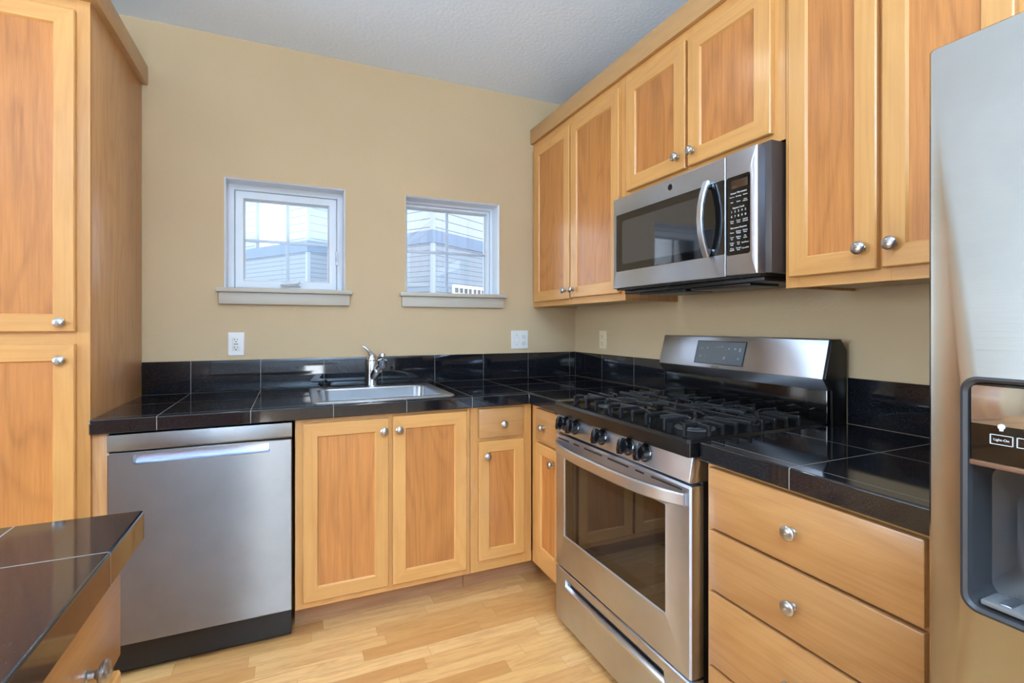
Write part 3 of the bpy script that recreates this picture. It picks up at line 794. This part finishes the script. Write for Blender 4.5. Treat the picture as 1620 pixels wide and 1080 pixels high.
# sloped control panel with knobs
b = t.b(); b.prism([(sf + .002, .797), (sf - .004, .803), (sf + .010, .874), (-.60, .874), (-.60, .797)], sx0, sx1, 'yz', bev=.002); b_ctrl = b
for kx in (1.010, 1.083, 1.262, 1.412, 1.496):
    text_bm(b, [('I', kx, .868, .007, sf + .0072, None, 1), ('HI', kx + .030, .852, .005, sf + .0045, None, 1), ('LO', kx + .030, .826, .005, sf - .0005, None, 1)])
cp = t.part('control_panel', b, ['steel', 'text_d'])
kn = Vector((0, -.98, .19)).normalized()
for kx in (1.010, 1.083, 1.262, 1.412, 1.496):
    b = t.b(); o_ = Vector((kx, sf + .004, .838))
    b.lathe([(.0285, 0), (.0285, .004), (.0245, .006), (.0235, .024), (.0215, .029), (0, .030)], o_, kn, 26)
    up_ = Vector((1, 0, 0)).cross(kn)
    p1 = o_ + kn * .033
    b.tube([p1 - up_ * .026, p1 - up_ * .015, p1 + up_ * .015, p1 + up_ * .026], None, flat=[(.013, .018), (.016, .026), (.016, .026), (.013, .018)], up=tuple(kn))
    t.part('burner_knob', b, 'black_gloss', cp)
# cooktop
b = t.b()
ct = (sx0 - .002, sx1 + .002, -.672, -.085)
b.rings([ct + (.008, .870), ct + (.010, .908), ins(ct, .006) + (.010, .917), ins(ct, .022) + (.014, .917), ins(ct, .034) + (.02, .909)], plane='xy', k=5, cap_last=0, cap_first=0)
t.part('cooktop', b, 'enamel')
burners = [(1.085, -.50, .036), (1.085, -.235, .030), (1.31, -.37, .040), (1.535, -.50, .046), (1.535, -.235, .034)]
for bx, by, br in burners:
    b = t.b()
    b.lathe([(br * 1.35, .0005), (br * 1.32, .004), (br * 1.12, .006), (br * 1.10, .010), (br * .9, .012), (0, .012)], (bx, by, .909), (0, 0, 1), 28, 1)
    bu = t.part('burner', b, ['iron', 'grey_side'])
    b = t.b(); b.lathe([(br * .8, .0), (br * 1.06, .001), (br * 1.08, .006), (br * 1.0, .010), (br * .5, .0115), (0, .0115)], (bx, by, .9205), (0, 0, 1), 28); t.part('burner_cap', b, 'iron', bu)
# three cast-iron grates: bars with turned-down feet pointing at the burners
GZ = .940
def grate(x0, x1, front, sides, centers, cols):
    b = t.b(); y0, y1 = -.612, -.125
    bar = (.0085, .013)
    def fing(p0, p1, leg=True):
        p0 = Vector((*p0, GZ)); p1 = Vector((*p1, GZ)); d = (p1 - p0).normalized()
        if leg: b.tube([(p0.x, p0.y, .911), (p0.x, p0.y, GZ - .004)], None, flat=(.0095, .012), up=(d.x, d.y, 0)); b.box(p0.x - .0052, p0.x + .0052, p0.y - .0052, p0.y + .0052, GZ - .010, GZ + .0065, .001)
        b.tube([p0, p0 + (p1 - p0) * .85, p1 - Vector((0, 0, .004))], None, flat=bar)
    cx = (x0 + x1) / 2
    # frame bars that tie the fingers together
    for xx in cols: b.tube([(xx, y0 + .03, GZ - .003), (xx, y1 - .03, GZ - .003)], None, flat=bar)
    b.tube([(x0 + .012, (y0 + y1) / 2, GZ - .002), (x1 - .012, (y0 + y1) / 2, GZ - .002)], None, flat=bar)
    for xx in front:
        fing((xx, y0), (xx, y0 + .085)); fing((xx, y1), (xx, y1 - .085))
    for side, ys in sides:
        xe = x0 if side < 0 else x1
        for i, yy in enumerate(ys):
            ln = .075 if i % 2 else .11
            # aim slightly at the nearest burner
            c = min(centers, key=lambda q: abs(q[1] - yy)); sl = max(-.35, min(.35, (c[1] - yy) * 2.2)); fing((xe, yy), (xe - side * ln, yy + sl * ln))
    for (bx, by, rr) in centers:
        for k in range(4):
            an = PI / 4 + k * PI / 2
            p0 = (min(max(bx + math.cos(an) * .105, x0 + .006), x1 - .006), by + math.sin(an) * .105); p1 = (bx + math.cos(an) * .026, by + math.sin(an) * .026)
            b.tube([(*p0, GZ - .004), ((p0[0] + p1[0]) / 2, (p0[1] + p1[1]) / 2, GZ + .003), (*p1, GZ)], None, flat=bar)
    t.part('grate', b, 'iron')
sy = [-.575 + .054 * i for i in range(8)]
grate(.962, 1.190, [1.00, 1.085, 1.150], [(-1, sy), (1, sy[1::2])], [(1.085, -.50, 1), (1.085, -.235, 1)], [1.185])
grate(1.202, 1.414, [1.235, 1.305, 1.370], [(-1, sy[::2]), (1, sy[::2])], [(1.31, -.37, 1)], [1.207, 1.409])
grate(1.426, 1.664, [1.440, 1.525, 1.61], [(1, sy), (-1, sy[1::2])], [(1.535, -.50, 1), (1.535, -.235, 1)], [1.431])
# backguard: black riser, sloped stainless display panel, black end caps
b = t.b(); b.box(sx0 + .002, sx1 - .002, -.088, -.014, .874, 1.05, .004); t.part('riser', b, 'black_gloss')
prof = [(-.092, 1.022), (-.122, 1.062), (-.088, 1.186), (-.080, 1.190), (-.045, 1.186), (-.014, 1.150), (-.014, 1.022)]
b = t.b(); b.prism(prof, sx0 - .004, sx1 + .004, 'yz', bev=.002); bg = t.part('backguard', b, 'steel')
capf = [(-.086, 1.024), (-.118, 1.062), (-.084, 1.188), (-.042, 1.188), (-.013, 1.152), (-.013, .90), (-.083, .90)]
for xa, xb in ((sx0 - .008, sx0 - .0042), (sx1 + .0042, sx1 + .012)):
    b = t.b(); b.prism(capf, xa, xb, 'yz', bev=.001); t.part('end_cap', b, 'black_satin')
def slope(p):                    # lays flat artwork drawn on y=0 onto the tilted panel
    z = p[2]; return (p[0], -.122 + (z - 1.062) / (1.186 - 1.062) * .034 + p[1], z)
b = t.b()
def sq(x0, x1, z0, z1, d0, mi):
    vs = [b.v(slope((x, d0, z))) for x, z in ((x0, z0), (x1, z0), (x1, z1), (x0, z1))]; b.face(vs, mi)
sq(1.140, 1.385, 1.077, 1.170, -.0009, 1); sq(1.144, 1.381, 1.080, 1.167, -.0016, 0)
its = [('- - - >', 1.262, 1.147, .012), ('- -', 1.170, 1.140, .018), ('v', 1.200, 1.142, .016), ('^', 1.308, 1.138, .018), ('=', 1.337, 1.140, .018), ('[]', 1.360, 1.139, .013), ('o', 1.170, 1.108, .014), (':', 1.196, 1.105, .014), ('0', 1.292, 1.104, .016), ('=', 1.358, 1.104, .015)]
text_bm(b, [(s_, x, z, h, -.0018, slope, 2) for s_, x, z, h in its]); t.part('display', b, ['display', 'black_satin', 'text_g'])
b = t.b(); text_bm(b, [('FRIGIDAIRE', 1.255, 1.068, .0085, -.0006, slope)]); t.part('brand_lettering', b, 'text_d', bg)

# ---------------------------------------------------------------- refrigerator
t = Thing('refrigerator', 'large stainless refrigerator with water dispenser at the right edge', 'refrigerator', (2.72, -.36, 0), 'R')
rx0, rf, rz = 2.272, -.74, 1.67
b = t.b(); b.box(rx0 + .004, rx0 + .896, -.665, -.03, .03, rz - .012, .004); t.part('body', b, 'grey_side')
dx1 = rx0 + .395
b = t.b(); h = (2.320, 2.570, .815, 1.152)
b.rings([(rx0, dx1, .075, rz, .004, -.668), (rx0, dx1, .075, rz, .006, rf + .006), (rx0 + .005, dx1 - .005, .08, rz - .004, .006, rf), ins(h, -.006) + (.022, rf), ins(h, -.002) + (.02, rf - .002), ins(h, .002) + (.018, rf + .002), ins(h, .004) + (.018, rf + .012)], k=8, mats=[0, 0, 0, 1, 1, 1])
fd = t.part('freezer_door', b, ['steel_fr', 'disp_grey'], label='left door with water dispenser')
b = t.b(); c = ins(h, .003)
b.rings([c + (.018, rf + .010), c[:2] + (c[2], 1.035) + (.018, rf + .012), ins((c[0], c[1], c[2], 1.030), .008) + (.02, rf + .05), ins((c[0], c[1], c[2], 1.025), .03) + (.03, rf + .068)], k=8, cap_last=0)
t.part('dispenser_cavity', b, 'disp_grey', fd)
b = t.b(); b.box(c[0], c[1], rf + .004, rf + .062, 1.034, c[3], .003, 0); b.box(c[0] + .002, c[1] - .002, rf + .0035, rf + .006, 1.0885, c[3] - .004, .001, 1); b.box(c[0], c[1], rf + .003, rf + .04, 1.026, 1.034, .002, 2)
t.part('dispenser_panel', b, ['black_gloss', 'mirror_strip', 'copper'], fd, label='glossy black dispenser panel with button legends')
b = t.b(); yy = rf + .0025
text_bm(b, [('Light-On', 2.3600, 1.0690, .0048, yy), ('Lock', 2.3895, 1.0690, .0048, yy)])
for xa, xb in ((2.3475, 2.3725), (2.3765, 2.4020)):
    for q in ((xa, xb, 1.0620, 1.0626), (xa, xb, 1.0754, 1.0760), (xa, xa + .0006, 1.062, 1.076), (xb - .0006, xb, 1.062, 1.076)): b.box(q[0], q[1], yy - .0004, yy + .002, q[2], q[3])
b.lathe([(0, .0006), (.0040, .0006), (.0040, -.001)], (2.3600, yy + .0005, 1.0880), (0, -1, 0), 18); b.box(2.3580, 2.3620, yy - .0002, yy + .002, 1.0820, 1.085)
b.lathe([(.0040, .0006), (.0055, .0006), (.0055, -.001), (.0040, -.001)], (2.3895, yy + .0005, 1.0870), (0, -1, 0), 18)
t.part('dispenser_legends', b, 'text_w', fd)
b = t.b(); b.box(c[0] + .012, c[1] - .012, rf + .005, rf + .055, c[2] + .004, c[2] + .012, .003, 0)
for i in range(6): b.box(c[0] + .03 + .03 * i, c[0] + .045 + .03 * i, rf + .012, rf + .05, c[2] + .0118, c[2] + .0135, .001, 1)
t.part('drip_tray', b, ['disp_tray', 'steel_bright'], fd)
b = t.b(); b.tube([(2.412, rf + .054, 1.02), (2.408, rf + .046, .95), (2.402, rf + .030, .885)], None, flat=[(.04, .006), (.05, .006), (.05, .006)], up=(0, -1, 0)); t.part('dispenser_paddle', b, 'steel_bright', fd)
b = t.b(); b.rings([(dx1 + .006, rx0 + .90, .075, rz, .004, -.668), (dx1 + .006, rx0 + .90, .075, rz, .006, rf + .006), (dx1 + .011, rx0 + .895, .08, rz - .004, .006, rf)], k=4, cap_last=0)
fd2 = t.part('fridge_door', b, 'steel_fr')
for hx, par in ((dx1 - .035, fd), (dx1 + .045, fd2)):
    b = t.b(); b.tube([(hx, rf, .70), (hx, rf - .05, .73), (hx, rf - .055, 1.1), (hx, rf - .05, 1.47), (hx, rf, 1.50)], .012, 12); t.part('handle', b, 'steel_bright', par)
b = t.b(); b.box(rx0 + .01, rx0 + .89, -.69, -.60, .0, .07, .003); t.part('kick_grille', b, 'black_satin')

# ---------------------------------------------------------------- island in the foreground (faces +x)
t = Thing('island_cabinet', 'maple island base cabinet in the near left corner under black tile', 'cabinet', (-2.5, 2.35, 0), 'I')
# local x = world y, local y = -world x
fI = 1.945
b = t.b(); b.box(-3.4, -1.716, fI + .019, 2.75, .111, .862, .001); t.part('body', b, 'side_v')
face_frame(t, -3.4, -1.716, .111, .862, fI, [(-3.4, -3.36), (-1.758, -1.716), (-2.085, -2.03), (-2.55, -2.50)], [(.111, .14), (.84, .862), (.66, .69)])
for xa, xb in ((-2.029, -1.719), (-2.51, -2.075), (-3.37, -2.54)):
    drawer(t, xa, xb, .688, .852, fI, (xa + xb) / 2, .753); door(t, xa, xb, .135, .664, fI, xb - .03, .61, .05)
b = t.b(); b.box(-3.4, -1.72, fI + .08, fI + .095, 0, .111); t.part('toe_kick', b, 'kick')
e = counter('island_countertop', 'black granite tile island top at the lower left', None, [-2.80, -1.900], [-3.45, -1.688], lambda x, y: True, 'granite_i')

# ---------------------------------------------------------------- outlets
def outlet(label, frame, cx, cz, w, hgt, kind, m):
    t = Thing('wall_outlet', label, 'outlet', (cx, 0, cz), frame, 'wall outlets')
    b = t.b(); b.rings([(cx - w / 2, cx + w / 2, cz - hgt / 2, cz + hgt / 2, .003, -.0005), (cx - w / 2, cx + w / 2, cz - hgt / 2, cz + hgt / 2, .003, -.003), (cx - w / 2 + .003, cx + w / 2 - .003, cz - hgt / 2 + .003, cz + hgt / 2 - .003, .003, -.006)], k=3, cap_last=0)
    if kind == 'combo':
        for s_ in (-1, 1): b.lathe([(.003, 0), (.003, .001), (0, .0012)], (cx - .023, -.006, cz + s_ * .03), (0, -1, 0), 10, 1)
    t.part('cover_plate', b, [m, 'nickel'])
    def recept(x, decora):
        b = t.b()
        if decora: b.box(x - .0165, x + .0165, -.0085, -.006, cz - .033, cz + .033, .0015)
        else:
            for s in (-1, 1): b.lathe([(.0155, 0), (.0165, -.0), (.0165, .0022), (.0145, .003), (0, .003)], (x, -.006, cz + s * .0195), (0, -1, 0), 20)
        yy = -.0093
        for s in (-1, 1):
            zc = cz + s * .0195
            b.box(x - .0075, x - .0050, yy, yy + .002, zc - .001, zc + .0075, 0, 1); b.box(x + .0050, x + .0075, yy, yy + .002, zc, zc + .0065, 0, 1)
            b.lathe([(.0028, 0), (.0028, -.002), (0, -.002)], (x, yy, zc - .0075), (0, -1, 0), 10, 1)
        if decora: b.box(x - .008, x - .001, yy, yy + .002, cz - .002, cz + .002, 0, 1); b.box(x + .001, x + .008, yy, yy + .002, cz - .002, cz + .002, 0, 1)
        t.part('receptacle', b, [m, 'slot'])
    if kind == 'gfci': recept(cx, True)
    elif kind == 'duplex': recept(cx, False)
    else:
        recept(cx + .023, False)
        b = t.b(); b.box(cx - .029, cx - .017, -.0075, -.006, cz - .014, cz + .014, .0005); b.prism([(-.0065, cz - .006), (-.017, cz - .012), (-.017, cz - .007), (-.0065, cz + .006)], cx - .0265, cx - .0195, 'yz'); t.part('toggle_switch', b, m)
outlet('white outlet on the tan wall below the left window', 'B', -1.916, 1.142, .071, .114, 'gfci', 'plate_w')
outlet('wide white plate with switch and outlet right of the right window', 'B', -.394, 1.145, .113, .112, 'combo', 'plate_w')
outlet('ivory outlet on the right wall behind the range', 'R', .312, 1.148, .070, .108, 'duplex', 'plate_i')

# ---------------------------------------------------------------- neighbouring building seen through the windows
def u2(d): a = math.radians(d); return Vector((math.sin(a), math.cos(a)))
dL, dR = u2(-33.5), u2(56.5)
PA, PB, X = Vector((-1.2805, 11.8448)), Vector((1.4764, 9.0024)), Vector((-.6717, 12.2478))
e = bpy.data.objects.new('neighbouring_house', None); COL.objects.link(e); e.location = (0, 0, 0)
tag(e, 'pale lap-sided house standing outside beyond both windows', 'building')
plan = [PA + dL * 7, PA, X, PB, PB + dR * 7, PB + dR * 7 + dL * 12, PA + dL * 7 + dR * 4]
def wallp(poly, z0, z1, grow=0.0):
    b = B(); b.prism([tuple(p) for p in poly], z0, z1, 'xy'); return b
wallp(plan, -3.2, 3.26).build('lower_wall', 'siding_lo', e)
off = -(dL + dR) * .05
bplan = [PA + dL * 7 - dR * .05, PA + off, X - dL * .05, PB + off, PB + dR * 7 - dL * .05, PB + dR * 7 + dL * 11.9, PA + dL * 7 + dR * 3.9]
wallp(bplan, 3.255, 3.56).build('belly_band', 'band', e)
up1 = [PA + dL * .98, PA, X, PB, PB + dR * 7, PB + dR * 7 + dL * 7, PA + dL * .98 + dR * 5]
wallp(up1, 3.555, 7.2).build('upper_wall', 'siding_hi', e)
up2 = [PA + dL * 7, PA + dL * 2.5, PA + dL * 2.5 + Vector((-.36, 3)), PA + dL * 7 + Vector((-.36, 3))]
wallp(up2, 3.555, 7.2).build('upper_bay', 'siding_hi', e)
rec = [PA + dL * 3.2 + dR * 3.4, PA + dL * 1.0 + dR * 3.4, PA + dL * 1.0 + dR * 5, PA + dL * 3.2 + dR * 5]
wallp(rec, 3.555, 4.9).build('set_back_wall', 'corner', e)
def board(P, d0, d1, z0, z1, w=.09, t_=.035):
    """L-shaped corner board"""
    b = B(); o1 = -(d0 + d1) * t_
    b.prism([tuple(P + o1), tuple(P + o1 + d0 * w), tuple(P + d0 * w), tuple(P + d0 * .001 + d1 * .001), tuple(P + d1 * w), tuple(P + o1 + d1 * w)], z0, z1, 'xy')
    b.build('corner_board', 'corner', e)
for P_ in (PA, PB):
    board(P_, dL, dR, -3.2, 3.25); board(P_, dL, dR, 3.565, 7.2)
board(PA + dL * 2.5, dL, dR, 3.565, 7.2)
# white gridded window low on the right-hand face
mt = Matrix(((dR.x, dL.x, 0, 0), (dR.y, dL.y, 0, 0), (0, 0, 1, 0), (0, 0, 0, 1)))
b = B()
b.rings([(.72, 2.40, .9, 2.28, 0, -.001), (.72, 2.40, .9, 2.28, 0, -.05), (.78, 2.34, .96, 2.20, 0, -.05), (.78, 2.34, .96, 2.20, 0, -.01)], mats=[0, 0, 0], cap_last=1)
for i in range(1, 8):
    w_ = .03 if i == 4 else .014; x = .78 + 1.56 * i / 8; b.box(x - w_, x + w_, -.045, -.012, .96, 2.20, 0, 0)
for z in (2.06, 1.8, 1.54): b.box(.78, 2.34, -.044, -.012, z - .012, z + .012, 0, 0)
for v in b.bm.verts: v.co = mt @ v.co + Vector((PB.x, PB.y, 0))
b.build('house_window', ['white', 'display'], e)
struct(B().box(-30, 30, .5, 45, -3.4, -3.2).build('ground', mat('grey_pavement', (150, 150, 150), .9)))
